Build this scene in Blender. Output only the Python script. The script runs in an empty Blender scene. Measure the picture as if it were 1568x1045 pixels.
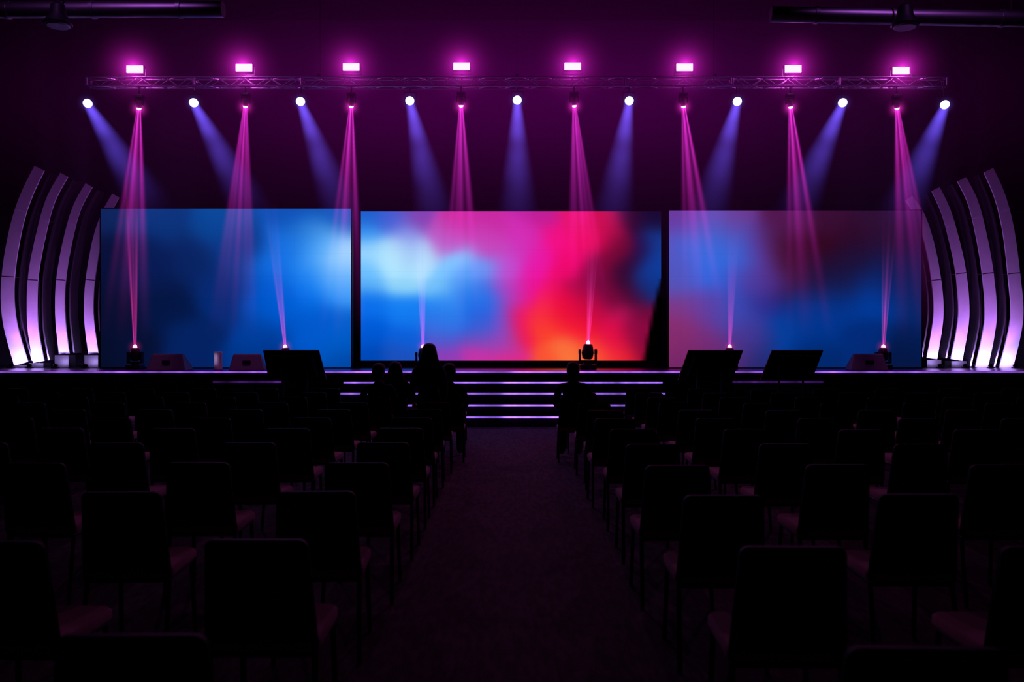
import bpy, bmesh, math, random
from mathutils import Vector, Matrix, noise
random.seed(7)
sc = bpy.context.scene
sc.view_settings.view_transform = 'Standard'
sc.view_settings.look = 'None'
COL = sc.collection

# ------------------------------------------------------------ helpers
def lin(c):
    out = []
    for v in c[:3]:
        v = v / 255.0
        out.append(v / 12.92 if v <= 0.04045 else ((v + 0.055) / 1.055) ** 2.4)
    return tuple(out)

def empty(name, loc=(0, 0, 0), rot=(0, 0, 0)):
    o = bpy.data.objects.new(name, None)
    o.empty_display_size = 0.2
    o.location = loc
    o.rotation_euler = rot
    COL.objects.link(o)
    return o

def finish(bm, name, mats, parent=None, smooth=False, loc=(0, 0, 0), link=True):
    bmesh.ops.recalc_face_normals(bm, faces=bm.faces[:])
    me = bpy.data.meshes.new(name)
    bm.to_mesh(me)
    bm.free()
    for m in mats:
        me.materials.append(m)
    if smooth:
        for p in me.polygons:
            p.use_smooth = True
        try:
            me.set_sharp_from_angle(angle=math.radians(40))
        except Exception:
            pass
    o = bpy.data.objects.new(name, me)
    o.location = loc
    COL.objects.link(o)
    if parent:
        o.parent = parent
    return o

def box(bm, c, s, mi=0, rot=None, bevel=0.0):
    M = Matrix.Translation(Vector(c))
    if rot is not None:
        M = M @ rot.to_4x4()
    M = M @ Matrix.Diagonal((s[0], s[1], s[2], 1))
    r = bmesh.ops.create_cube(bm, size=1.0, matrix=M)
    vs = r['verts']
    fs = set(f for v in vs for f in v.link_faces)
    for f in fs:
        f.material_index = mi
    if bevel > 0:
        es = list(set(e for v in vs for e in v.link_edges))
        rb = bmesh.ops.bevel(bm, geom=es, offset=bevel, segments=2, affect='EDGES', profile=0.6)
        for f in rb['faces']:
            f.material_index = mi

def cyl(bm, p0, p1, r0, r1=None, seg=16, mi=0):
    if r1 is None:
        r1 = r0
    p0 = Vector(p0); p1 = Vector(p1)
    d = p1 - p0
    q = d.to_track_quat('Z', 'Y').to_matrix().to_4x4()
    M = Matrix.Translation((p0 + p1) / 2) @ q
    r = bmesh.ops.create_cone(bm, cap_ends=True, cap_tris=False, segments=seg, radius1=r0, radius2=r1, depth=d.length, matrix=M)
    for f in set(f for v in r['verts'] for f in v.link_faces):
        f.material_index = mi

def ball(bm, c, s, mi=0, u=20, v=12):
    M = Matrix.Translation(Vector(c)) @ Matrix.Diagonal((s[0], s[1], s[2], 1))
    r = bmesh.ops.create_uvsphere(bm, u_segments=u, v_segments=v, radius=1.0, matrix=M)
    for f in set(f for w in r['verts'] for f in w.link_faces):
        f.material_index = mi
    return r['verts']

def loft(bm, rings, mi=0, cap=True, closed=True):
    R = [[bm.verts.new(p) for p in ring] for ring in rings]
    n = len(R[0])
    for a, b in zip(R[:-1], R[1:]):
        for i in range(n if closed else n - 1):
            f = bm.faces.new((a[i], a[(i + 1) % n], b[(i + 1) % n], b[i]))
            f.material_index = mi
    if cap:
        f = bm.faces.new(R[0]); f.material_index = mi
        f = bm.faces.new(R[-1]); f.material_index = mi
    return R

# ------------------------------------------------------------ materials
class NT:
    def __init__(s, name):
        s.mat = bpy.data.materials.new(name)
        s.mat.use_nodes = True
        s.t = s.mat.node_tree
        s.t.nodes.clear()
        s.out = s.t.nodes.new('ShaderNodeOutputMaterial')
    def n(s, typ, **kw):
        nd = s.t.nodes.new(typ)
        for k, v in kw.items():
            setattr(nd, k, v)
        return nd
    def put(s, sock, v):
        if isinstance(v, bpy.types.NodeSocket):
            s.t.links.new(v, sock)
        else:
            sock.default_value = v
    def m(s, op, a, b=None, c=None):
        nd = s.n('ShaderNodeMath', operation=op)
        s.put(nd.inputs[0], a)
        if b is not None: s.put(nd.inputs[1], b)
        if c is not None: s.put(nd.inputs[2], c)
        return nd.outputs[0]
    def xyz(s, which='Object'):
        tc = s.n('ShaderNodeTexCoord')
        sp = s.n('ShaderNodeSeparateXYZ')
        s.t.links.new(tc.outputs[which], sp.inputs[0])
        return tc.outputs[which], sp.outputs[0], sp.outputs[1], sp.outputs[2]

def pbr(name, color, rough=0.6, metal=0.0, var=0.15, scale=8.0, bump=0.0, spec=0.5, coat=0.0):
    g = NT(name)
    b = g.n('ShaderNodeBsdfPrincipled')
    co, x, y, z = g.xyz()
    nz = g.n('ShaderNodeTexNoise')
    g.t.links.new(co, nz.inputs['Vector'])
    nz.inputs['Scale'].default_value = scale
    nz.inputs['Detail'].default_value = 2
    mx = g.n('ShaderNodeMix', data_type='RGBA')
    g.t.links.new(nz.outputs['Fac'], mx.inputs[0])
    lo = [c * (1 - var) for c in color]; hi = [min(1, c * (1 + var)) for c in color]
    mx.inputs[6].default_value = (*lo, 1)
    mx.inputs[7].default_value = (*hi, 1)
    g.t.links.new(mx.outputs[2], b.inputs['Base Color'])
    b.inputs['Roughness'].default_value = rough
    b.inputs['Metallic'].default_value = metal
    b.inputs['Specular IOR Level'].default_value = spec
    b.inputs['Coat Weight'].default_value = coat
    if bump > 0:
        bp = g.n('ShaderNodeBump')
        bp.inputs['Strength'].default_value = bump
        bp.inputs['Distance'].default_value = 0.01
        g.t.links.new(nz.outputs['Fac'], bp.inputs['Height'])
        g.t.links.new(bp.outputs[0], b.inputs['Normal'])
    g.t.links.new(b.outputs[0], g.out.inputs['Surface'])
    return g.mat

def nosample(mat):
    try:
        mat.cycles.emission_sampling = 'NONE'
    except Exception:
        pass
    return mat

def emis(name, color, strength):
    g = NT(name)
    e = g.n('ShaderNodeEmission')
    e.inputs[0].default_value = (*color, 1)
    e.inputs[1].default_value = strength
    g.t.links.new(e.outputs[0], g.out.inputs['Surface'])
    return nosample(g.mat)

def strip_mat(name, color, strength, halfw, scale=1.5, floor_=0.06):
    """edge trim with reflected light put in as emission : brighter in its middle, uneven along its length"""
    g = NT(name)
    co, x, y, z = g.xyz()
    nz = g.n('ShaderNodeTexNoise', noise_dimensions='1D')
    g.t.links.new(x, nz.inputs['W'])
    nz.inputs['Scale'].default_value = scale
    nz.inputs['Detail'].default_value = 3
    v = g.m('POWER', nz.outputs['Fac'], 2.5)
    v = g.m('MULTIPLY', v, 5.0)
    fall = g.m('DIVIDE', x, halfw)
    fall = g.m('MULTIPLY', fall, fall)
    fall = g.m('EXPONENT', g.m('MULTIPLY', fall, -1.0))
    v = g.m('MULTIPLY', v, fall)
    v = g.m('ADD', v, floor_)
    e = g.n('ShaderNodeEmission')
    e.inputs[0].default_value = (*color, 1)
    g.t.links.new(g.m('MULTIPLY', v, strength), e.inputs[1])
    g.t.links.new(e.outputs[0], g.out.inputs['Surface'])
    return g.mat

def vol_out(g, strength, color, rate):
    e = g.n('ShaderNodeEmission')
    e.inputs[0].default_value = (*color, 1)
    g.t.links.new(strength, e.inputs[1])
    g.t.links.new(e.outputs[0], g.out.inputs['Volume'])
    try:
        g.mat.cycles.volume_step_rate = rate
    except Exception:
        pass
    return g.mat

def beam_mat(name, color, r0, slope, L, amp, fall, rays=0, rate=0.25, nscale=0.0, base=0.1, k=1.0):
    g = NT(name)
    co, x, y, z = g.xyz()
    r = g.m('MULTIPLY_ADD', z, slope, r0)
    rr = g.m('SQRT', g.m('ADD', g.m('MULTIPLY', x, x), g.m('MULTIPLY', y, y)))
    rho = g.m('DIVIDE', rr, r)
    e1 = g.m('MAXIMUM', g.m('SUBTRACT', 1.0, g.m('MULTIPLY', rho, rho)), 0.0)
    edge = g.m('POWER', e1, 1.5)
    if rays:
        th = g.m('ARCTAN2', y, x)
        info = g.n('ShaderNodeObjectInfo')
        th = g.m('ADD', th, g.m('MULTIPLY', info.outputs['Random'], 6.28))
        cs = g.m('MULTIPLY_ADD', g.m('COSINE', g.m('MULTIPLY', th, float(rays))), 0.5, 0.5)
        cs = g.m('POWER', cs, 3.0)
        q = g.m('DIVIDE', g.m('SUBTRACT', rho, 0.68), 0.15)
        ring = g.m('EXPONENT', g.m('MULTIPLY', g.m('MULTIPLY', q, q), -1.0))
        ring = g.m('MULTIPLY', ring, 1.5)
        q2 = g.m('DIVIDE', rho, 0.15)
        core = g.m('EXPONENT', g.m('MULTIPLY', g.m('MULTIPLY', q2, q2), -1.0))
        pat = g.m('MULTIPLY', ring, cs)
        pat = g.m('ADD', pat, core)
        pat = g.m('MULTIPLY_ADD', edge, base, pat)
    else:
        pat = edge
    ax = g.m('EXPONENT', g.m('DIVIDE', z, -fall))
    ax = g.m('MULTIPLY', ax, g.m('MAXIMUM', g.m('SUBTRACT', 1.0, g.m('DIVIDE', z, L)), 0.0))
    s = g.m('MULTIPLY', g.m('MULTIPLY', pat, ax), amp)
    s = g.m('DIVIDE', s, r)
    if nscale > 0:
        nz = g.n('ShaderNodeTexNoise')
        g.t.links.new(co, nz.inputs['Vector'])
        nz.inputs['Scale'].default_value = nscale
        nz.inputs['Detail'].default_value = 1
        s = g.m('MULTIPLY', s, g.m('MULTIPLY', nz.outputs['Fac'], 2.0))
    return vol_out(g, s, color, rate)

def halo_mat(name, color, R, amp, soft=0.01):
    g = NT(name)
    co, x, y, z = g.xyz()
    r2 = g.m('ADD', g.m('ADD', g.m('MULTIPLY', x, x), g.m('MULTIPLY', y, y)), g.m('MULTIPLY', z, z))
    r = g.m('SQRT', r2)
    f = g.m('MAXIMUM', g.m('SUBTRACT', 1.0, g.m('DIVIDE', r, R)), 0.0)
    f = g.m('MULTIPLY', f, f)
    s = g.m('MULTIPLY', g.m('DIVIDE', f, g.m('ADD', r2, soft)), amp)
    return vol_out(g, s, color, 0.8)

def cone_mesh(name, r0, slope, L, mat, seg=24):
    bm = bmesh.new()
    ra = [(r0 * math.cos(a), r0 * math.sin(a), 0) for a in [i * 2 * math.pi / seg for i in range(seg)]]
    r1 = r0 + slope * L
    rb = [(r1 * math.cos(a), r1 * math.sin(a), L) for a in [i * 2 * math.pi / seg for i in range(seg)]]
    loft(bm, [ra, rb])
    bmesh.ops.recalc_face_normals(bm, faces=bm.faces[:])
    me = bpy.data.meshes.new(name)
    bm.to_mesh(me); bm.free()
    me.materials.append(mat)
    return me

def sphere_mesh(name, R, mat):
    bm = bmesh.new()
    bmesh.ops.create_uvsphere(bm, u_segments=24, v_segments=14, radius=R)
    me = bpy.data.meshes.new(name)
    bm.to_mesh(me); bm.free()
    me.materials.append(mat)
    return me

def inst(name, me, parent, loc, direction=None):
    o = bpy.data.objects.new(name, me)
    o.location = loc
    if direction is not None:
        o.rotation_euler = Vector(direction).to_track_quat('Z', 'Y').to_euler()
    COL.objects.link(o)
    if parent:
        o.parent = parent
    return o

def spot(name, loc, direction, color, energy, angle, blend=0.6, size=0.05, parent=None):
    ld = bpy.data.lights.new(name, 'SPOT')
    ld.color = color; ld.energy = energy
    ld.spot_size = math.radians(angle); ld.spot_blend = blend
    ld.shadow_soft_size = size
    o = bpy.data.objects.new(name, ld)
    o.location = loc
    o.rotation_euler = Vector(direction).to_track_quat('-Z', 'Y').to_euler()
    COL.objects.link(o)
    if parent: o.parent = parent
    return o

M_black = pbr('black_paint', (0.012, 0.011, 0.014), 0.55, spec=0.3)
M_blackmetal = pbr('black_powdercoat', (0.02, 0.02, 0.022), 0.4, spec=0.5)
M_wall = pbr('dark_wall_paint', (0.035, 0.024, 0.04), 0.85, scale=2, spec=0.2)
M_ceil = pbr('dark_ceiling_paint', (0.010, 0.009, 0.012), 0.9, spec=0.1)
M_alu = pbr('anodised_truss_aluminium', (0.34, 0.30, 0.36), 0.45, metal=1.0, scale=30)
M_duct = pbr('galvanised_steel', (0.35, 0.35, 0.37), 0.42, metal=1.0, scale=6)
M_chair = pbr('chair_shell_plastic', (0.004, 0.0035, 0.004), 0.6, scale=40, spec=0.1)
M_seat = pbr('seat_fabric', (0.50, 0.32, 0.34), 0.9, scale=120, spec=0.1)
M_leg = pbr('chair_leg_metal', (0.06, 0.05, 0.06), 0.35, metal=0.5)
M_white = pbr('matt_white_panel', (0.60, 0.56, 0.63), 0.65, scale=3)
M_stage = pbr('stage_deck_gloss', (0.03, 0.026, 0.034), 0.30, scale=3, spec=0.7)
M_front = pbr('stage_front_cloth', (0.006, 0.005, 0.007), 0.8, spec=0.2)
M_case = pbr('speaker_case', (0.13, 0.11, 0.14), 0.5, scale=60)
M_grille = pbr('speaker_grille', (0.06, 0.06, 0.06), 0.5, metal=0.5, scale=200)
M_cream = pbr('pale_plastic', (0.6, 0.55, 0.62), 0.4)
M_skin = pbr('skin', (0.32, 0.19, 0.13), 0.55)
M_hair = pbr('dark_hair', (0.008, 0.006, 0.006), 0.6, scale=50, spec=0.2)
M_cloth1 = pbr('dark_shirt', (0.015, 0.013, 0.018), 0.9, scale=60, spec=0.1)
M_cloth2 = pbr('mauve_blouse', (0.10, 0.06, 0.08), 0.9, scale=60, spec=0.1)
M_eye = pbr('eye', (0.5, 0.5, 0.5), 0.2)
M_lip = pbr('lip', (0.3, 0.1, 0.09), 0.5)
E_wash = emis('wash_led_face', (1.0, 0.28, 0.85), 3.2)
E_spotblue = emis('spot_lens_cool', (0.62, 0.66, 1.0), 2.2)
E_pink = emis('moving_head_lens_pink', (1.0, 0.30, 0.80), 5.0)
E_floor = emis('floor_lens_pink', (1.0, 0.25, 0.55), 5.0)

# ------------------------------------------------------------ room shell
def slab(name, c, s, mat):
    bm = bmesh.new(); box(bm, (0, 0, 0), s)
    return finish(bm, name, [mat], loc=c)

# carpet
g = NT('carpet')
b = g.n('ShaderNodeBsdfPrincipled')
co, x, y, z = g.xyz()
n1 = g.n('ShaderNodeTexNoise'); n1.inputs['Scale'].default_value = 30; n1.inputs['Detail'].default_value = 3
mp = g.n('ShaderNodeMapping'); mp.inputs['Scale'].default_value = (1.0, 0.25, 1)
g.t.links.new(co, mp.inputs[0]); g.t.links.new(mp.outputs[0], n1.inputs['Vector'])
cr = g.n('ShaderNodeValToRGB')
cr.color_ramp.elements[0].position = 0.38; cr.color_ramp.elements[0].color = (0.040, 0.030, 0.040, 1)
cr.color_ramp.elements[1].position = 0.64; cr.color_ramp.elements[1].color = (0.10, 0.07, 0.10, 1)
g.t.links.new(n1.outputs['Fac'], cr.inputs[0]); g.t.links.new(cr.outputs[0], b.inputs['Base Color'])
b.inputs['Roughness'].default_value = 0.9; b.inputs['Specular IOR Level'].default_value = 0.15
g.t.links.new(b.outputs[0], g.out.inputs['Surface'])
M_carpet = g.mat

slab('floor', (0, 9, -0.05), (26.4, 24.4, 0.1), M_carpet)
slab('ceiling', (0, 9, 9.55), (26.4, 24.4, 0.1), M_ceil)
slab('wall_back', (0, 21.1, 4.75), (26.0, 0.2, 9.5), M_wall)
slab('wall_rear', (0, -3.1, 4.75), (26.0, 0.2, 9.5), M_wall)
slab('wall_left', (-13.1, 9, 4.75), (0.2, 24.4, 9.5), M_wall)
slab('wall_right', (13.1, 9, 4.75), (0.2, 24.4, 9.5), M_wall)

# ------------------------------------------------------------ stage + steps
SH = 1.0
SY = 17.03
stage = empty('stage', (0, 0, 0))
bm = bmesh.new()
box(bm, (0, (SY + 21.0) / 2, SH - 0.04), (26.0, 21.0 - SY, 0.08), 0)
finish(bm, 'deck', [M_stage], stage)
bm = bmesh.new()
box(bm, (0, (SY + 21.0) / 2 + 0.02, (SH - 0.08) / 2), (25.9, 21.0 - SY - 0.04, SH - 0.08), 0)
finish(bm, 'skirt', [M_front], stage)
M_edge = strip_mat('stage_edge_glow', lin((160, 85, 240)), 1.2, 10.0, 1.2, 0.15)  # light reflected by the edge trim, put in as glow
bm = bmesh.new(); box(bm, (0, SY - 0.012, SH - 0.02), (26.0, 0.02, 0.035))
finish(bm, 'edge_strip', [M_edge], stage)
M_trim = strip_mat('ledge_glow', lin((120, 50, 190)), 0.4, 9.0, 2.0)  # reflected light on the ledge trim, emitted by the strip itself
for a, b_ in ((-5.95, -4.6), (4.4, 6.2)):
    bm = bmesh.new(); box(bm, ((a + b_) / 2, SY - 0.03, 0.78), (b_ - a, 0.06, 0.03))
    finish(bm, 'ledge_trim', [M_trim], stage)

stairs = empty('stage_steps', (0, 0, 0))
SXa, SXb = -3.3, 2.95
bm = bmesh.new()
for k in range(4):
    y0 = 15.83 + 0.3 * k
    box(bm, ((SXa + SXb) / 2, (y0 + SY) / 2 - 0.01, 0.2 * k + 0.1), (SXb - SXa, SY - y0 - 0.02, 0.2), 0)
finish(bm, 'treads', [M_stage], stairs)
M_nose = strip_mat('step_nosing_glow', lin((150, 100, 240)), 1.6, 4.2, 1.6, 0.12)  # reflections along the nosings, painted in as emission
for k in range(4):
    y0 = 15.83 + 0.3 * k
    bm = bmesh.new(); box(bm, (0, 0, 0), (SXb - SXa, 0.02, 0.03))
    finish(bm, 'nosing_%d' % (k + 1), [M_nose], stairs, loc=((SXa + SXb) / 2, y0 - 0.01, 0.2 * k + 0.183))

# ------------------------------------------------------------ LED screens
PTS_L = """160 325 10 36 92;230 340 4 52 125;350 335 0 72 155;450 335 0 80 182;530 330 0 80 180;170 400 6 16 56;230 400 5 26 82;
300 400 5 36 98;360 390 6 54 135;430 400 15 112 228;480 390 75 165 250;520 395 165 215 255;538 400 180 225 255;530 440 60 155 250;
480 440 12 118 240;420 460 0 90 210;340 450 4 42 118;250 460 4 22 68;170 470 6 14 48;480 500 0 88 205;530 520 0 95 205;400 520 0 62 158;
300 530 4 34 98;200 540 6 16 52;530 560 0 68 162;400 560 0 50 130;160 560 6 12 38"""
PTS_C = """560 330 15 90 200;600 340 60 90 210;640 335 130 60 170;700 340 200 40 150;750 345 200 40 160;820 335 190 30 150;880 335 230 20 110;
930 330 200 10 70;970 330 50 8 45;1005 335 14 8 45;560 360 55 150 245;620 365 140 150 235;680 365 190 90 200;740 375 200 70 190;
800 370 210 45 180;850 370 245 15 130;900 365 235 10 90;940 380 115 8 50;980 380 32 14 75;1005 370 10 60 150;560 390 160 218 255;
600 395 185 235 255;650 400 180 228 255;700 410 125 198 255;740 420 110 150 245;780 410 190 80 210;820 410 230 25 170;870 410 240 8 110;
920 410 130 8 60;960 410 45 8 45;1000 410 5 65 165;560 430 105 190 255;620 430 145 215 255;680 440 120 198 255;720 440 75 160 250;
750 460 35 120 240;780 450 170 70 200;810 440 245 15 150;850 450 245 15 110;890 450 165 8 70;930 450 110 8 58;970 450 70 8 50;
1000 440 14 45 125;560 470 10 112 240;620 475 20 128 248;680 480 30 132 248;730 480 15 105 235;770 490 120 80 210;800 480 245 15 105;
830 475 255 55 55;870 470 245 8 58;910 480 205 10 70;950 480 190 20 90;990 480 110 10 60;560 520 0 92 220;620 520 10 98 225;
680 510 80 90 210;730 510 110 80 195;770 520 155 70 190;800 510 250 25 80;840 500 255 68 45;890 510 252 22 50;940 510 240 10 70;
980 510 150 10 70;560 550 0 72 185;620 550 30 80 190;680 545 150 60 185;730 545 205 50 170;780 545 230 40 140;830 548 255 85 50;
870 540 255 120 62;920 545 255 95 52;950 545 250 35 55;985 540 120 5 50"""
PTS_R = """1030 330 105 55 155;1080 340 105 75 175;1130 335 110 55 140;1200 330 80 22 75;1270 335 55 14 52;1340 335 45 15 50;1400 330 40 15 60;
1035 375 90 85 195;1080 375 45 112 228;1120 380 45 112 228;1160 385 90 60 160;1200 390 70 14 48;1250 380 48 6 28;1310 380 45 6 34;
1360 380 42 14 48;1400 380 30 14 55;1035 420 80 85 190;1080 420 45 102 225;1120 420 55 90 208;1160 420 88 50 148;1210 430 65 14 48;
1260 430 28 14 52;1310 410 20 20 64;1360 420 10 28 88;1400 430 10 26 82;1035 470 130 55 132;1080 470 90 65 170;1120 470 58 75 182;
1170 460 45 44 142;1220 470 10 48 135;1280 470 2 54 145;1340 460 2 60 158;1400 470 4 38 108;1035 520 140 45 112;1090 520 120 45 122;
1140 520 68 55 150;1190 520 2 64 160;1250 520 0 54 145;1320 520 2 42 120;1400 520 4 28 85;1035 560 110 36 100;1100 560 100 36 102;
1160 560 36 38 105;1250 560 2 38 105;1400 560 4 22 66"""
def parse(s):
    return [tuple(float(v) for v in t.split()) for t in s.replace('\n', '').split(';') if t.strip()]

g = NT('led_wall_pixels')
at = g.n('ShaderNodeAttribute'); at.attribute_name = 'content'
co, x, y, z = g.xyz()
def seam(v):
    f = g.m('ABSOLUTE', g.m('SUBTRACT', g.m('FRACT', g.m('MULTIPLY', v, 2.0)), 0.5))
    return g.m('GREATER_THAN', f, 0.492)
sm = g.m('MAXIMUM', seam(x), seam(z))
st = g.m('MULTIPLY_ADD', sm, -0.06, 1.0)
e = g.n('ShaderNodeEmission')
g.t.links.new(at.outputs['Color'], e.inputs[0]); g.t.links.new(st, e.inputs[1])
g.t.links.new(e.outputs[0], g.out.inputs['Surface'])
M_led = g.mat

def led_screen(pts, u0, u1, v0, v1, xc, w, h, yd, zb, sig=20.0, dark=None):
    par = empty('led_video_wall', (xc, yd, zb))
    nx, nz_ = 84, 48
    verts, faces, cols = [], [], []
    for j in range(nz_ + 1):
        for i in range(nx + 1):
            fu, fv = i / nx, j / nz_
            verts.append((-w / 2 + w * fu, 0, h * fv))
            u = u0 + (u1 - u0) * fu
            v = v1 + (v0 - v1) * fv
            nv = noise.noise_vector(Vector((u / 80.0, v / 60.0, 3.0))) * 18
            uu, vv = u + nv.x, v + nv.y
            sw = 0; c = [0, 0, 0]
            for p in pts:
                d2 = ((p[0] - uu) ** 2 + (p[1] - vv) ** 2) / (sig * sig)
                wt = math.exp(-d2) + 1e-6 / (1 + d2)
                sw += wt
                for k in range(3): c[k] += wt * p[2 + k]
            c = [max(0, q / sw) for q in c]
            if dark:
                k = dark(u, v)
                c = [q * k for q in c]
            cols.append((*lin(c), 1.0))
    for j in range(nz_):
        for i in range(nx):
            a = j * (nx + 1) + i
            faces.append((a, a + 1, a + nx + 2, a + nx + 1))
    me = bpy.data.meshes.new('display_face')
    me.from_pydata(verts, [], faces)
    ca = me.color_attributes.new('content', 'FLOAT_COLOR', 'POINT')
    for i, c in enumerate(cols):
        ca.data[i].color = c
    me.materials.append(M_led)
    o = bpy.data.objects.new('display_face', me); COL.objects.link(o); o.parent = par
    o.location = (0, -0.006, 0)
    bm = bmesh.new()
    box(bm, (0, 0.06, h / 2), (w + 0.05, 0.12, h + 0.05))
    # rear bracing and base feet
    n = int(w // 1)
    for i in range(n + 1):
        xx = -w / 2 + 0.1 + (w - 0.2) * i / n
        cyl(bm, (xx, 0.16, SH - zb + 0.01), (xx, 0.16, h), 0.025, seg=8)
        cyl(bm, (xx, 0.16, h * 0.7), (xx, 0.75, SH - zb + 0.02), 0.02, seg=8)
    finish(bm, 'cabinet_frame', [M_black], par)
    if zb > SH + 0.05:
        bm = bmesh.new(); box(bm, (0, 0.06, (SH - zb) / 2 - 0.012), (w, 0.14, zb - SH - 0.026))
        finish(bm, 'plinth', [M_black], par)
    return par

def darkc(u, v):
    k = 1.0
    lim = 1012 if v < 430 else 1012 - 27 * ((v - 430) / 123.0) ** 0.8
    if v > 425:
        k *= min(1, max(0.0, (lim - u) / 6.0 + 0.5)) * 0.97 + 0.01
    return k

pL = 69.8; pC = 68.0
led_screen(parse(PTS_L), 155, 538, 320, 565, (346.5 - 784) / pL, 383 / pL, 3.48, 18.7, SH + 0.02, sig=34)
led_screen(parse(PTS_C), 553, 1012, 325, 553, (782.5 - 784) / pC, 459 / pC, 228 / pC, 19.2, 1.16, dark=darkc, sig=24)
led_screen(parse(PTS_R), 1024, 1410, 323, 566, (1217 - 784) / pL, 386 / pL, 3.44, 18.7, SH + 0.02, sig=32)

# ------------------------------------------------------------ curved scenic fins
FY = 19.15; pF = 1306.7 / FY
def elev(u, v): return ((u - 784) / pF, 1.6 + (523 - v) / pF)
def catmull(P, n=10):
    out = []
    Q = [P[0]] + P + [P[-1]]
    for i in range(1, len(Q) - 2):
        for t in range(n):
            t /= n
            a, b_, c, d = [Vector(q) for q in Q[i - 1:i + 3]]
            out.append(0.5 * ((2 * b_) + (-a + c) * t + (2 * a - 5 * b_ + 4 * c - d) * t * t + (-a + 3 * b_ - 3 * c + d) * t ** 3))
    out.append(Vector(P[-1]))
    return out
fins = [
 ([(32,558),(14,490),(12,425),(24,350),(40,300),(60,258)], 0.32),
 ([(59,555),(50,500),(50,430),(60,370),(76,310),(98,268)], 0.25),
 ([(98,543),(92,485),(93,430),(103,370),(117,320),(136,284)], 0.23),
 ([(143,543),(136,485),(138,430),(148,370),(161,330),(177,300)], 0.23),
 ([(1427,550),(1437,485),(1434,430),(1424,375),(1410,332),(1392,304)], 0.24),
 ([(1465,552),(1476,485),(1472,420),(1462,370),(1449,325),(1433,290)], 0.26),
 ([(1503,565),(1517,490),(1513,420),(1503,360),(1490,310),(1473,275)], 0.28),
 ([(1540,567),(1557,490),(1553,420),(1544,350),(1531,300),(1514,261)], 0.30),
]
for fi, (pp, wd) in enumerate(fins):
    side = -1 if fi < 4 else 1
    pts = [elev(*q) for q in pp]
    curve = catmull([(a, 0, c) for a, c in pts], 8)
    zb = pts[0][1]
    par = empty('curved_scenic_fin', (0, FY, 0))
    def ribbon(w, dy0, dy1, off, i0=0, i1=None):
        bm = bmesh.new()
        rings = []
        C = curve[i0:i1]
        n = len(C)
        for i, p in enumerate(C):
            t = (C[min(i + 1, n - 1)] - C[max(i - 1, 0)]).normalized()
            nr = Vector((t.z, 0, -t.x))
            fr = 1 - 0.25 * ((i0 + i) / len(curve))
            a = p + nr * (off - w * fr / 2); b2 = p + nr * (off + w * fr / 2)
            rings.append([(a.x, dy0, a.z), (b2.x, dy0, b2.z), (b2.x, dy1, b2.z), (a.x, dy1, a.z)])
        loft(bm, rings)
        return bm
    N_ = len(curve); s1 = int(N_ * 0.40); s2 = int(N_ * 0.70)
    finish(ribbon(wd, 0, 0.03, 0, 0, s1 + 1), 'lower_panel', [M_white], par)
    finish(ribbon(wd, 0.004, 0.034, 0, s1, s2 + 1), 'middle_panel', [M_white], par)
    finish(ribbon(wd, 0, 0.03, 0, s2, None), 'upper_panel', [M_white], par)
    finish(ribbon(0.035, 0.02, 0.35, -side * (wd / 2 + 0.10)), 'side_rib', [M_alu], par)
    bm = bmesh.new()
    for q in (1, s1, s2, N_ - 3):
        p = curve[q]
        cyl(bm, (p.x - side * 0.0, 0.06, p.z), (p.x - side * (wd / 2 + 0.10), 0.12, p.z), 0.015, seg=8)
        box(bm, (p.x, 0.045, p.z), (wd * 0.9, 0.03, 0.05))
    p = curve[2]
    cyl(bm, (p.x, 0.1, SH + 0.02), (p.x, 0.1, curve[s1].z), 0.025, seg=8)
    if zb - SH > 0.03:
        box(bm, (pts[0][0], 0.05, (SH + zb) / 2 - 0.01), (wd + 0.08, 0.3, zb - SH - 0.03))
    finish(bm, 'support', [M_black], par)
    # uplight on the deck, just in front of the fin foot
    up = empty('led_uplight', (pts[0][0], 18.78, SH))
    bm = bmesh.new()
    box(bm, (0, 0, 0.02), (0.12, 0.12, 0.03), 0, bevel=0.005)
    cyl(bm, (0, 0, 0.035), (0, 0.02, 0.075), 0.04, 0.05, 16)
    finish(bm, 'lamp_body', [M_black], up, smooth=True)
    mid = curve[int(N_ * 0.42)]
    spot('near_source', (0, 0.02, 0.11), (0, 0.5, 0.6), (0.50, 0.34, 1.0), 34, 165, 0.6, 0.05, up)
    spot('far_source', (0, 0.0, 0.11), ((mid.x - pts[0][0]) * 0.6, 0.42, 2.0), (0.62, 0.13, 1.0), 80, 70, 1.0, 0.05, up)

# ------------------------------------------------------------ truss
TY = 16.5; pT = 1306.7 / TY; TZ = 1.6 + (523 - 127) / pT
tx0, tx1 = (136 - 784) / pT, (1447 - 784) / pT
truss = empty('lighting_truss', (0, TY, TZ))
bm = bmesh.new()
H = 0.085
for a in (-H, H):
    for c in (-H, H):
        cyl(bm, (tx0, a, c), (tx1, a, c), 0.019, seg=10)
nseg = 66
for i in range(nseg):
    xa = tx0 + (tx1 - tx0) * i / nseg; xb = tx0 + (tx1 - tx0) * (i + 1) / nseg
    s = 1 if i % 2 else -1
    for a in (-H, H):
        cyl(bm, (xa, a, -H * s), (xb, a, H * s), 0.008, seg=6)
        cyl(bm, (xa, -H * s, a), (xb, H * s, a), 0.008, seg=6)
for f in range(0, 9):
    xa = tx0 + (tx1 - tx0) * f / 8
    for q in (-0.012, 0.012):
        for a in (-H, H):
            cyl(bm, (xa + q, a, -H), (xa + q, a, H), 0.014, seg=8)
            cyl(bm, (xa + q, -H, a), (xa + q, H, a), 0.014, seg=8)
finish(bm, 'chords_and_lacing', [M_alu], truss, smooth=True)
bm = bmesh.new()
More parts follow.
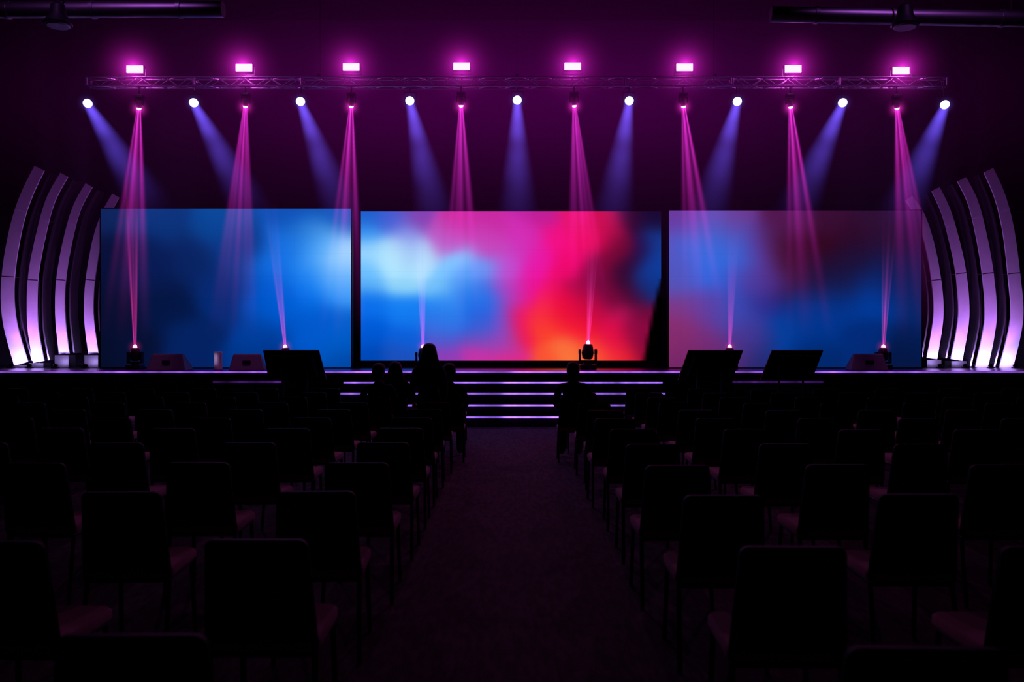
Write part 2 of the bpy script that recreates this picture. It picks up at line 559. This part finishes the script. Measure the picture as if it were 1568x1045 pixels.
for f in (0.04, 0.27, 0.5, 0.73, 0.96):
    xa = tx0 + (tx1 - tx0) * f
    cyl(bm, (xa, 0, H), (xa, 0, 9.5 - TZ), 0.008, seg=6)
    box(bm, (xa, 0, H + 0.03), (0.06, 0.24, 0.04))
finish(bm, 'hanging_cables', [M_black], truss)

# ------------------------------------------------------------ wash lights (top of truss)
hm_wash = sphere_mesh('haze_glow', 0.95, halo_mat('wash_haze_glow', lin((235, 40, 215)), 0.95, 0.062, 0.006))
for i, (u, v) in enumerate(((207,107),(374,104.5),(538,103.5),(707,102.5),(877,102.5),(1048,104),(1214,106.5),(1379,109))):
    X = (u - 784) / pT; Z = 1.6 + (523 - v) / pT
    par = empty('wash_light', (X, TY - 0.02, Z))
    bm = bmesh.new()
    box(bm, (0, 0.06, 0), (0.35, 0.10, 0.18), bevel=0.012)
    for k in range(6):
        box(bm, (-0.13 + 0.052 * k, 0.13, 0), (0.012, 0.05, 0.14))
    for s in (-1, 1):
        box(bm, (0.19 * s, 0.05, -0.06), (0.012, 0.04, 0.16))
    box(bm, (0, 0.05, -0.135), (0.39, 0.04, 0.012))
    cyl(bm, (0, 0.05, -0.14), (0, 0.05, TZ + H - Z + 0.02), 0.015, seg=8)
    finish(bm, 'housing', [M_blackmetal], par)
    bm = bmesh.new()
    box(bm, (0, 0.0, 0), (0.32, 0.03, 0.145), bevel=0.012)
    finish(bm, 'led_face', [E_wash], par)
    inst('haze_glow', hm_wash, par, (0, -0.05, 0))
    # spill of the fixture along the truss
    ld = bpy.data.lights.new('spill', 'POINT'); ld.color = (0.9, 0.12, 0.9); ld.energy = 15 if i in (0, 1, 6, 7) else 1.6
    ld.shadow_soft_size = 0.03
    o = bpy.data.objects.new('spill', ld); o.location = (0, -0.32, 0.0); o.parent = par; COL.objects.link(o)
    if i in (1, 3, 4, 6):
        spot('house_throw', (0, -0.06, 0), (-X * 0.03, -1.0, -0.9), (1.0, 0.22, 0.75), 105, 90, 1.0, 0.12, par)

# ------------------------------------------------------------ moving heads
def moving_head(par, direction, hang=True, s=1.0, lens_mat=E_pink, lens_r=0.05):
    """base + yoke + head. origin of par = tilt axis of the head"""
    d = Vector(direction).normalized()
    sg = 1 if hang else -1
    bm = bmesh.new()
    box(bm, (0, 0, sg * 0.235 * s), (0.26 * s, 0.24 * s, 0.08 * s), bevel=0.012 * s)
    cyl(bm, (0, 0, sg * 0.195 * s), (0, 0, sg * 0.165 * s), 0.07 * s, seg=20)
    finish(bm, 'base', [M_blackmetal], par, smooth=True)
    bm = bmesh.new()
    box(bm, (0, 0, sg * 0.15 * s), (0.28 * s, 0.10 * s, 0.035 * s), bevel=0.008 * s)
    for q in (-1, 1):
        box(bm, (q * 0.125 * s, 0, sg * 0.06 * s), (0.032 * s, 0.10 * s, 0.20 * s), bevel=0.01 * s)
        cyl(bm, (q * 0.105 * s, 0, 0), (q * 0.145 * s, 0, 0), 0.04 * s, seg=16)
    finish(bm, 'yoke', [M_blackmetal], par, smooth=True)
    bm = bmesh.new()
    prof = [(-0.12, 0.05), (-0.10, 0.08), (-0.02, 0.095), (0.05, 0.085), (0.11, 0.07), (0.125, lens_r / s + 0.008), (0.125, lens_r / s)]
    q = d.to_track_quat('Z', 'Y').to_matrix()
    rings = []
    for zz, rr in prof:
        rings.append([q @ Vector((rr * s * math.cos(t), rr * s * math.sin(t), zz * s)) for t in [i * math.pi / 12 for i in range(24)]])
    loft(bm, rings)
    finish(bm, 'head', [M_blackmetal], par, smooth=True)
    bm = bmesh.new()
    prof = [(0.118, lens_r), (0.130, lens_r * 0.9), (0.165, lens_r * 0.7), (0.185, lens_r * 0.1)]
    loft(bm, [[q @ Vector((rr * math.cos(t), rr * math.sin(t), zz * s)) for t in [i * math.pi / 10 for i in range(20)]] for zz, rr in prof])
    finish(bm, 'lens', [lens_mat], par, smooth=True)
    return d * 0.14 * s

PINK = lin((225, 45, 205))
R0, SL, LL = 0.045, 0.125, 4.6
me_pink = cone_mesh('light_beam', R0, SL, LL, beam_mat('pink_beam_haze', PINK, R0, SL, LL, 1.55, 1.35, rays=5, rate=0.3, base=0.16))
hm_small = sphere_mesh('lens_glow', 0.26, halo_mat('lens_haze_glow', lin((240, 50, 200)), 0.26, 0.035, 0.002))
for u, v, ux in ((213,160,-16),(376,157,-14),(538,157,-9),(706,156,0),(879,156,12),(1046,157,20),(1210,158,20),(1373,160,24)):
    X = (u - 784) / pT; Z = 1.6 + (523 - v) / pT
    d = Vector((ux / 150.0, 0.12, -1.0)).normalized()
    par = empty('moving_head_light', (X, TY, Z))
    off = moving_head(par, d, True, 0.62, E_pink, 0.05)
    bm = bmesh.new()
    cyl(bm, (0, 0, 0.16), (0, 0, TZ - H - Z), 0.015, seg=8)
    finish(bm, 'clamp', [M_blackmetal], par)
    inst('light_beam', me_pink, par, off, d)
    inst('lens_glow', hm_small, par, off)
    spot('lamp', off * 1.5, d, (1.0, 0.2, 0.8), 160, 26, 0.8, 0.04, par)

# cool front spots
BLUE = lin((98, 72, 225))
B0, BS, BL = 0.09, 0.125, 3.4
me_blue = cone_mesh('light_beam', B0, BS, BL, beam_mat('cool_beam_haze', BLUE, B0, BS, BL, 1.0, 1.5, rays=0, rate=0.5, nscale=1.3))
hm_b = sphere_mesh('lens_glow', 0.25, halo_mat('cool_lens_glow', lin((130, 90, 240)), 0.25, 0.015, 0.003))
for u, v, du in ((136,160,120),(298,159,100),(461,157,68),(628,156,38),(792,155,0),(963,156,-30),(1128,157,-55),(1289,159,-88),(1445,162,-95)):
    X = (u - 784) / pT; Z = 1.6 + (523 - v) / pT
    d = Vector((du / 150.0, -0.55, -1.0)).normalized()
    par = empty('stage_spotlight', (X, TY - 0.05, Z))
    bm = bmesh.new()
    face = Vector((d.x * 0.5, -1.0, -0.45)).normalized()
    q = face.to_track_quat('Z', 'Y').to_matrix()
    prof = [(-0.26, 0.045), (-0.24, 0.07), (-0.10, 0.08), (-0.06, 0.095), (0.0, 0.105), (0.0, 0.088), (-0.02, 0.085)]
    loft(bm, [[q @ Vector((rr * math.cos(t), rr * math.sin(t), zz)) for t in [i * math.pi / 12 for i in range(24)]] for zz, rr in prof])
    for s in (-1, 1):
        box(bm, (0.115 * s, 0.06, 0.07), (0.01, 0.035, 0.22))
    box(bm, (0, 0.06, 0.18), (0.24, 0.035, 0.01))
    cyl(bm, (0, 0.06, 0.18), (0, 0.06, TZ - H - Z + 0.0), 0.013, seg=8)
    finish(bm, 'can_and_yoke', [M_blackmetal], par, smooth=True)
    bm = bmesh.new()
    loft(bm, [[q @ Vector((rr * math.cos(t), rr * math.sin(t), zz)) for t in [i * math.pi / 12 for i in range(24)]] for zz, rr in ((-0.015, 0.086), (0.004, 0.075), (0.014, 0.04), (0.017, 0.01))])
    finish(bm, 'lens', [E_spotblue], par, smooth=True)
    inst('light_beam', me_blue, par, face * 0.03, d)
    inst('lens_glow', hm_b, par, face * 0.03)

# floor moving heads on stage
F0, FS, FL = 0.035, 0.055, 3.6
fm = beam_mat('floor_beam_haze', lin((225, 70, 190)), F0, FS, FL, 0.95, 0.75, rays=4, rate=0.35, base=0.35)
me_fl = cone_mesh('light_beam', F0, FS, FL, fm)
fm2 = beam_mat('floor_beam_haze_long', lin((225, 50, 170)), F0, FS, 4.4, 1.0, 1.9, rays=4, rate=0.35, base=0.2)
me_fl2 = cone_mesh('light_beam', F0, FS, 4.4, fm2)
hm_f = sphere_mesh('lens_glow', 0.2, halo_mat('floor_lens_glow', lin((240, 40, 150)), 0.2, 0.016, 0.002))
for u, d, lng in ((207, (0.0, -0.05, 1), 1), (438, (-0.10, -0.02, 1), 0), (648, (-0.02, 0, 1), 0), (900, (0.05, 0, 1), 0), (1117, (0.03, 0, 1), 0), (1352, (0.05, 0, 1), 0)):
    yf = 18.1; pf = 1306.7 / yf
    X = (u - 784) / pf
    sc_ = 1.15 if u != 900 else 1.35
    par = empty('moving_head_light', (X, yf, SH + 0.275 * sc_))
    off = moving_head(par, d, False, sc_, E_floor, 0.05)
    inst('light_beam', me_fl2 if lng else me_fl, par, off, d)
    inst('lens_glow', hm_f, par, off)

# ------------------------------------------------------------ stage haze around rig
g = NT('stage_haze')
co, x, y, z = g.xyz()
def gs(v, s):
    q = g.m('DIVIDE', v, s)
    return g.m('EXPONENT', g.m('MULTIPLY', g.m('MULTIPLY', q, q), -1.0))
zz = g.m('SUBTRACT', z, 0.45)
hz = g.m('MULTIPLY', gs(zz, 1.15), 0.022)
hz = g.m('ADD', hz, g.m('MULTIPLY', gs(zz, 2.6), 0.0115))
hz = g.m('MULTIPLY', hz, gs(x, 6.8))
M_haze = vol_out(g, hz, lin((205, 0, 205)), 2.0)
bm = bmesh.new(); box(bm, (0, 0, 0), (22, 2.2, 7.0))
finish(bm, 'stage_haze', [M_haze], loc=(0, 16.6, 5.95))

# ------------------------------------------------------------ stage gear
def wedge(X, Y, w, flip=1, rotz=0):
    par = empty('wedge_stage_monitor', (X, Y, SH), (0, 0, rotz))
    bm = bmesh.new()
    prof = [(-0.22, 0.0), (0.22, 0.0), (0.20, 0.12), (-0.02, 0.34), (-0.14, 0.32)]
    loft(bm, [[(-w / 2, a, c) for a, c in prof], [(-w / 2 + 0.02, a, c) for a, c in prof], [(w / 2 - 0.02, a, c) for a, c in prof], [(w / 2, a, c) for a, c in prof]])
    for v in bm.verts:
        v.co.x *= 1 - 0.25 * v.co.z / 0.34
    bmesh.ops.bevel(bm, geom=[e for e in bm.edges if e.calc_length() > 0.3], offset=0.012, segments=2, affect='EDGES')
    finish(bm, 'cabinet', [M_case], par)
    bm = bmesh.new()
    n = Vector((0, 0.22, 0.22)).normalized()
    rot = Matrix.Rotation(math.radians(-45), 3, 'X')
    box(bm, Vector((0, 0.09, 0.23)) + n * 0.004, (w * 0.72, 0.28, 0.012), rot=rot)
    finish(bm, 'grille', [M_grille], par)
    bm = bmesh.new()
    box(bm, (0, -0.19, 0.17), (0.16, 0.02, 0.07)); box(bm, (0, -0.199, 0.17), (0.12, 0.02, 0.025))
    finish(bm, 'handle', [M_black], par)
wedge((259 - 784) / 75.0, 17.45, 0.80)
wedge((379 - 784) / 75.0, 17.45, 0.70, rotz=0.15)
wedge((1328 - 784) / 75.0, 17.45, 0.74, rotz=-0.1)

par = empty('floor_standing_lantern', ((336 - 784) / 75.0, 17.35, SH))
bm = bmesh.new()
prof = [(0, 0.085), (0.02, 0.092), (0.05, 0.085), (0.30, 0.078), (0.33, 0.086), (0.38, 0.086), (0.385, 0.07)]
loft(bm, [[(rr * math.cos(t), rr * math.sin(t), zz) for t in [i * math.pi / 12 for i in range(24)]] for zz, rr in prof])
finish(bm, 'body', [M_cream], par, smooth=True)
spot('lamp', (-0.25, -0.35, 0.25), (0.25, 0.35, -0.02), (0.8, 0.55, 1.0), 2.4, 50, 1.0, 0.03, par)  # unseen spot outside the body, shining onto its left side

def conf_tv(xt0, xt1, xb0, xb1):
    yt, yb = 15.35, 15.78
    zt, zb = 1.44, 0.88
    cx = (xt0 + xt1 + xb0 + xb1) / 4
    par = empty('confidence_monitor', (cx, 15.55, 0))
    top0, top1 = Vector((xt0 - cx, yt - 15.55, zt)), Vector((xt1 - cx, yt - 15.55, zt))
    b0, b1 = Vector((xb0 - cx, yb - 15.55, zb)), Vector((xb1 - cx, yb - 15.55, zb))
    n = (top1 - top0).cross(b0 - top0).normalized()
    if n.y > 0: n = -n
    bm = bmesh.new()
    rA = [b0, b1, top1, top0]
    loft(bm, [[p - n * 0.0 for p in rA], [p + n * 0.03 for p in rA],
              [p + n * 0.03 + (sum(rA, Vector()) / 4 - p) * 0.25 for p in rA], [p + n * 0.06 + (sum(rA, Vector()) / 4 - p) * 0.3 for p in rA]])
    finish(bm, 'tv_back', [M_black], par)
    mid = (b0 + b1) / 2 * 0.6 + (top0 + top1) / 2 * 0.4
    bm = bmesh.new()
    for s in (-0.22, 0.22):
        cyl(bm, (mid.x + s, mid.y - 0.05, 0.03), (mid.x + s, mid.y - 0.05, mid.z), 0.02, seg=10)
        box(bm, (mid.x + s, mid.y - 0.08, 0.02), (0.05, 0.5, 0.04), bevel=0.008)
    box(bm, (mid.x, mid.y - 0.05, 0.35), (0.44, 0.03, 0.04))
    box(bm, (mid.x, mid.y - 0.03, mid.z - 0.02), (0.5, 0.04, 0.08))
    finish(bm, 'floor_stand', [M_blackmetal], par)
conf_tv(-4.47, -3.47, -4.49, -3.42)
conf_tv(3.17, 4.15, 3.06, 4.06)
conf_tv(4.67, 5.59, 4.58, 5.53)

# ------------------------------------------------------------ ceiling ducts and pendants
def duct(a, b_, r):
    a = Vector(a); b_ = Vector(b_)
    par = empty('ventilation_duct', a)
    d = b_ - a
    bm = bmesh.new()
    cyl(bm, (0, 0, 0), d, r, seg=32)
    n = int(d.length / 1.3)
    for i in range(1, n + 1):
        p = d * (i / (n + 0.5)); q = d.normalized() * 0.03
        cyl(bm, p - q, p + q, r + 0.012, seg=32)
    finish(bm, 'duct_run', [M_duct], par, smooth=True)
    bm = bmesh.new()
    for i in range(n):
        p = d * ((i + 0.6) / n)
        cyl(bm, (p.x, p.y, p.z + r * 0.9), (p.x, p.y, 9.5 - a.z), 0.006, seg=6)
    finish(bm, 'hangers', [M_black], par)
duct((-12.95, 13.0, 6.62), (-4.4, 13.0, 6.66), 0.12)
duct((12.95, 12.6, 6.25), (4.0, 13.2, 6.66), 0.12)
for X in (-6.4, 6.4):
    par = empty('duct_fill_light', (X, 10.0, 8.9))  # added purple lamp with invented housing, brightens the ducts
    bm = bmesh.new()
    dd = Vector((0.0, 3.0, -2.0)).normalized()
    cyl(bm, -dd * 0.12, dd * 0.1, 0.06, 0.09, 20)
    cyl(bm, (0, 0, 0), (0, 0, 0.6), 0.012, seg=8)
    finish(bm, 'can', [M_black], par, smooth=True)
    spot('lamp', dd * 0.12, dd, (0.62, 0.14, 1.0), 130, 62, 1.0, 0.04, par)
for X, Z in (((105 - 784) / 100.5, 6.30), ((1372 - 784) / 100.5, 6.28)):
    par = empty('pendant_downlight', (X, 12.7, Z))
    bm = bmesh.new()
    prof = [(0.0, 0.19), (0.03, 0.20), (0.08, 0.17), (0.16, 0.12), (0.30, 0.10), (0.34, 0.05)]
    loft(bm, [[(rr * math.cos(t), rr * math.sin(t), zz) for t in [i * math.pi / 14 for i in range(28)]] for zz, rr in prof])
    cyl(bm, (0, 0, 0.33), (0, 0, 9.5 - Z), 0.012, seg=8)
    finish(bm, 'shade', [M_black], par, smooth=True)
    bm = bmesh.new()
    cyl(bm, (0, 0, -0.02), (0, 0, 0.0), 0.15, 0.17, seg=28)
    finish(bm, 'diffuser', [M_cream], par, smooth=True)

# ------------------------------------------------------------ chairs
bm = bmesh.new()
def rounded(w0, w1, h, r, n=5):
    """outline in (x, t) with t 0..h, width w0 at bottom w1 at top"""
    out = []
    for cx, cy, a0 in ((1, 0, -90), (1, 1, 0), (-1, 1, 90), (-1, 0, 180)):
        for i in range(n + 1):
            a = math.radians(a0 + 90 * i / n)
            w = (w0 if cy == 0 else w1) / 2
            out.append((cx * (w - r) + r * math.cos(a), (r if cy == 0 else h - r) + r * math.sin(a)))
    return out
ol = rounded(0.43, 0.385, 0.46, 0.035)
def backp(x, t, off):
    tilt = math.radians(9)
    bow = 0.35 * x * x
    return (x, 0.075 - t * math.sin(tilt) + off + bow * 1.0 - 0.01, 0.405 + t * math.cos(tilt))
cx_, ct_ = 0, 0.23
def shr(o, k): return [(x_ * k, ct_ + (t_ - ct_) * k) for x_, t_ in o]
loft(bm, [[backp(a, t, 0.006) for a, t in shr(ol, 0.97)], [backp(a, t, 0.0) for a, t in ol][:], [backp(a, t, 0.022) for a, t in ol], [backp(a, t, 0.030) for a, t in shr(ol, 0.95)]][::1])
so = rounded(0.44, 0.42, 0.46, 0.05)
loft(bm, [[(a, 0.06 + t, zz) for a, t in [(x_ * k, 0.23 + (t_ - 0.23) * k) for x_, t_ in so]] for zz, k in ((0.415, 0.94), (0.425, 1.0), (0.455, 1.0), (0.468, 0.95))], mi=1)
for s in (-1, 1):
    cyl(bm, (s * 0.20, 0.50, 0.0), (s * 0.19, 0.46, 0.42), 0.0125, seg=8, mi=2)
    cyl(bm, (s * 0.21, 0.02, 0.0), (s * 0.20, 0.10, 0.42), 0.0125, seg=8, mi=2)
    cyl(bm, (s * 0.195, 0.46, 0.41), (s * 0.20, 0.08, 0.41), 0.012, seg=8, mi=2)
    cyl(bm, (s * 0.20, 0.08, 0.41), (s * 0.19, 0.045, 0.70), 0.010, seg=8, mi=2)
cyl(bm, (-0.19, 0.46, 0.40), (0.19, 0.46, 0.40), 0.011, seg=8, mi=2)
cyl(bm, (-0.20, 0.09, 0.40), (0.20, 0.09, 0.40), 0.011, seg=8, mi=2)
first = finish(bm, 'conference_chair', [M_chair, M_seat, M_leg], smooth=True, loc=(-0.954, 3.17, 0))
cm = first.data
special = {(-1, 8, 0): -0.85, (-1, 8, 1): -1.80, (-1, 9, 1): -1.72, (1, 8, 0): 0.82}
for side in (-1, 1):
    for k in range(-1, 11):
        dep = (3.17 if side < 0 else 3.08) + 1.01 * k
        for c in range(0, 10):
            X = side * ((0.954 if side < 0 else 1.0) + 0.965 * c)
            X = special.get((side, k, c), X)
            if abs(X) > dep * 0.62 + 1.8: continue
            if side == -1 and k == 0 and c == 0: continue
            jx, jy, jr = random.uniform(-.02, .02), random.uniform(-.03, .03), random.uniform(-.04, .04)
            if (side, k, c) in special: jx = jy = jr = 0
            o = bpy.data.objects.new('conference_chair', cm)
            o.location = (X + jx, dep + jy, 0); o.rotation_euler = (0, 0, jr)
            COL.objects.link(o)

# ------------------------------------------------------------ people
def skin_obj(name, verts, edges, radii, roots, mat, parent, sub=2):
    me = bpy.data.meshes.new(name)
    me.from_pydata(verts, edges, [])
    me.materials.append(mat)
    o = bpy.data.objects.new(name, me); COL.objects.link(o); o.parent = parent
    md = o.modifiers.new('Skin', 'SKIN'); md.use_smooth_shade = True
    if not me.skin_vertices:
        return o
    for i, v in enumerate(me.skin_vertices[0].data):
        r = radii[i]
        v.radius = r if isinstance(r, tuple) else (r, r)
        v.use_root = i in roots
    ss = o.modifiers.new('Subsurf', 'SUBSURF'); ss.levels = sub; ss.render_levels = sub
    return o

def hand(parent, wrist, direction, side):
    W = Vector(wrist); d = Vector(direction).normalized()
    s = Vector((side, 0, 0)); dn = Vector((0, 0, -1))
    V, E, R, roots = [], [], [], []
    def chain(ps, rs):
        b0 = len(V); roots.append(b0)
        for i, (p, r) in enumerate(zip(ps, rs)):
            V.append(tuple(p)); R.append(r)
            if i: E.append((b0 + i - 1, b0 + i))
    chain([W, W + d * 0.04, W + d * 0.08], [(0.022, 0.018), (0.034, 0.015), (0.036, 0.013)])
    for i, L in enumerate((0.068, 0.078, 0.072, 0.056)):
        off = s * (-0.027 + 0.018 * i)
        k = W + d * 0.075 + off
        chain([k, k + d * L * 0.45 + dn * 0.004, k + d * L * 0.75 + dn * 0.014, k + d * L * 0.92 + dn * 0.026], [0.009, 0.0085, 0.0078, 0.0065])
    k = W + d * 0.03 - s * 0.02
    chain([k, k - s * 0.022 + d * 0.025, k - s * 0.03 + d * 0.052 + dn * 0.006], [0.011, 0.010, 0.008])
    skin_obj('hand', V, E, R, roots, M_skin, parent, 1)

def head(parent, c, long_hair, turn=0.0):
    hp = empty('head_pivot', c, (0, 0, turn)); hp.parent = parent
    bm = bmesh.new()
    vs = ball(bm, (0, 0, 0), (0.074, 0.092, 0.112), 0, 32, 24)
    for v in vs:
        x_, y_, z_ = v.co
        if z_ < -0.02:
            k = min(1, (-0.02 - z_) / 0.09)
            v.co.x *= 1 - 0.28 * k
            v.co.y = y_ * (1 - 0.15 * k) + 0.012 * k
        if y_ > 0.05:
            if abs(x_) < 0.018 and -0.04 < z_ < 0.012:
                v.co.y += 0.020 * (1 - abs(x_) / 0.018) * (0.012 - z_) / 0.052 + 0.004
            if 0.012 < abs(x_) < 0.045 and -0.005 < z_ < 0.02: v.co.y -= 0.006
            if abs(x_) < 0.02 and z_ < -0.085: v.co.y += 0.006
    for s in (-1, 1):
        ball(bm, (s * 0.076, -0.005, -0.005), (0.010, 0.020, 0.032), 0, 12, 8)
        ball(bm, (s * 0.029, 0.078, 0.004), (0.012, 0.010, 0.008), 1, 12, 8)
        ball(bm, (s * 0.029, 0.0872, 0.004), (0.005, 0.002, 0.005), 3, 10, 6)
        box(bm, (s * 0.030, 0.084, 0.022), (0.028, 0.006, 0.005), 3)
    ball(bm, (0, 0.079, -0.055), (0.022, 0.009, 0.007), 2, 12, 8)
    finish(bm, 'head', [M_skin, M_eye, M_lip, M_hair], hp, smooth=True)
    bm = bmesh.new()
    rings = []
    if long_hair:
        spec = [(0.128, 0.012, 0.012, -0.01), (0.122, 0.045, 0.05, -0.008), (0.10, 0.072, 0.088, -0.008), (0.06, 0.088, 0.102, -0.012), (0.02, 0.098, 0.092, -0.028),
                (-0.03, 0.108, 0.078, -0.045), (-0.09, 0.125, 0.066, -0.058), (-0.16, 0.155, 0.058, -0.068), (-0.25, 0.185, 0.05, -0.085), (-0.34, 0.195, 0.042, -0.098), (-0.42, 0.17, 0.028, -0.10), (-0.45, 0.11, 0.015, -0.10)]
    else:
        spec = [(0.126, 0.012, 0.012, -0.006), (0.120, 0.042, 0.05, -0.006), (0.10, 0.068, 0.084, -0.006), (0.06, 0.083, 0.098, -0.010), (0.02, 0.085, 0.086, -0.024),
                (-0.03, 0.080, 0.066, -0.036), (-0.07, 0.066, 0.045, -0.046), (-0.085, 0.04, 0.02, -0.05)]
    for zz, rx, ry, oy in spec:
        ring = []
        for i in range(28):
            t = i * 2 * math.pi / 28
            w = 1 + 0.03 * math.sin(9 * t + zz * 20)
            ring.append((rx * w * math.cos(t), oy + ry * w * math.sin(t), zz))
        rings.append(ring)
    loft(bm, rings)
    finish(bm, 'hair', [M_hair], hp, smooth=True)

def person(loc, standing, long_hair, mat, lean=0.0, turn=0.0, s=1.0):
    par = empty('standing_woman' if standing else 'seated_person', loc)
    par.rotation_euler = (0, lean, 0)
    par.scale = (s, s, s)
    if standing:
        V = [(0,0,.88),(0,0,1.0),(0,.01,1.15),(0,0,1.29),(0,.015,1.36)]
        sh, el, wr = (.165,0,1.245), (.215,-.01,1.01), (.20,.10,.80)
        hip, kn, an, to = (.085,0,.82), (.09,.02,.46), (.09,-.02,.075), (.10,.12,.035)
        hc = (0, .035, 1.445); hd = (0, .25, -1)
    else:
        V = [(0,0,.57),(0,.01,.70),(0,.03,.88),(0,.02,1.015),(0,.035,1.085)]
        sh, el, wr = (.175,.02,.98), (.235,.06,.74), (.13,.27,.655)
        hip, kn, an, to = (.09,.06,.55), (.115,.42,.53), (.115,.42,.08), (.125,.55,.04)
        hc = (0, .055, 1.175); hd = (-.15, 1, -.15)
    R = [(.15, .115), (.125, .10), (.145, .11), (.062, .058), (.048, .048)]
    E = [(0, 1), (1, 2), (2, 3), (3, 4)]
    for sd in (-1, 1):
        b0 = len(V)
        for p, r in zip((sh, el, wr), (.06, .043, .028)):
            V.append((p[0] * sd, p[1], p[2])); R.append((r, r))
        E += [(2, b0), (b0, b0 + 1), (b0 + 1, b0 + 2)]
        b1 = len(V)
        for p, r in zip((hip, kn, an, to), (.088, .058, .04, .032)):
            V.append((p[0] * sd, p[1], p[2])); R.append((r, r))
        E += [(0, b1), (b1, b1 + 1), (b1 + 1, b1 + 2), (b1 + 2, b1 + 3)]
        hand(par, (wr[0] * sd, wr[1], wr[2]), (hd[0] * sd, hd[1], hd[2]), sd)
    skin_obj('body', V, E, R, {0}, mat, par, 2)
    head(par, hc, long_hair, turn)
    return par
person((-1.07, 10.98, 0), True, True, M_cloth2, turn=0.1)
person((-0.85, 11.25 + 0.24, 0), False, False, M_cloth1, turn=0.3)
person((-1.80, 11.25 + 0.24, 0), False, False, M_cloth1, turn=-0.2)
person((-1.72, 12.26 + 0.24, 0), False, True, M_cloth1, turn=0.2)
person((0.82, 11.16 + 0.24, 0), False, False, M_cloth1, turn=-0.1, s=1.02)

# ------------------------------------------------------------ wall washers hung behind truss
for X in (-4.0, 4.0):
    ld = bpy.data.lights.new('wall_washer', 'AREA'); ld.shape = 'RECTANGLE'; ld.size = 3.5; ld.size_y = 0.2
    ld.color = (0.75, 0.02, 0.85); ld.energy = 12
    o = bpy.data.objects.new('wall_washer', ld); o.location = (X, 18.2, 8.9)
    o.rotation_euler = Vector((0, 0.8, -1.0)).to_track_quat('-Z', 'Y').to_euler()
    COL.objects.link(o)

w = bpy.data.worlds.new('night'); sc.world = w; w.use_nodes = True
bgn = w.node_tree.nodes.get('Background')
bgn.inputs[0].default_value = (0.3, 0.1, 0.5, 1); bgn.inputs[1].default_value = 0.002

# ------------------------------------------------------------ camera
cd = bpy.data.cameras.new('camera'); cam = bpy.data.objects.new('camera', cd)
COL.objects.link(cam); sc.camera = cam
cam.location = (0, 0, 1.6); cam.rotation_euler = (math.radians(90), 0, 0)
cd.lens = 30; cd.sensor_width = 36; cd.clip_end = 100
cd.dof.use_dof = True; cd.dof.focus_distance = 17.5; cd.dof.aperture_fstop = 2.8
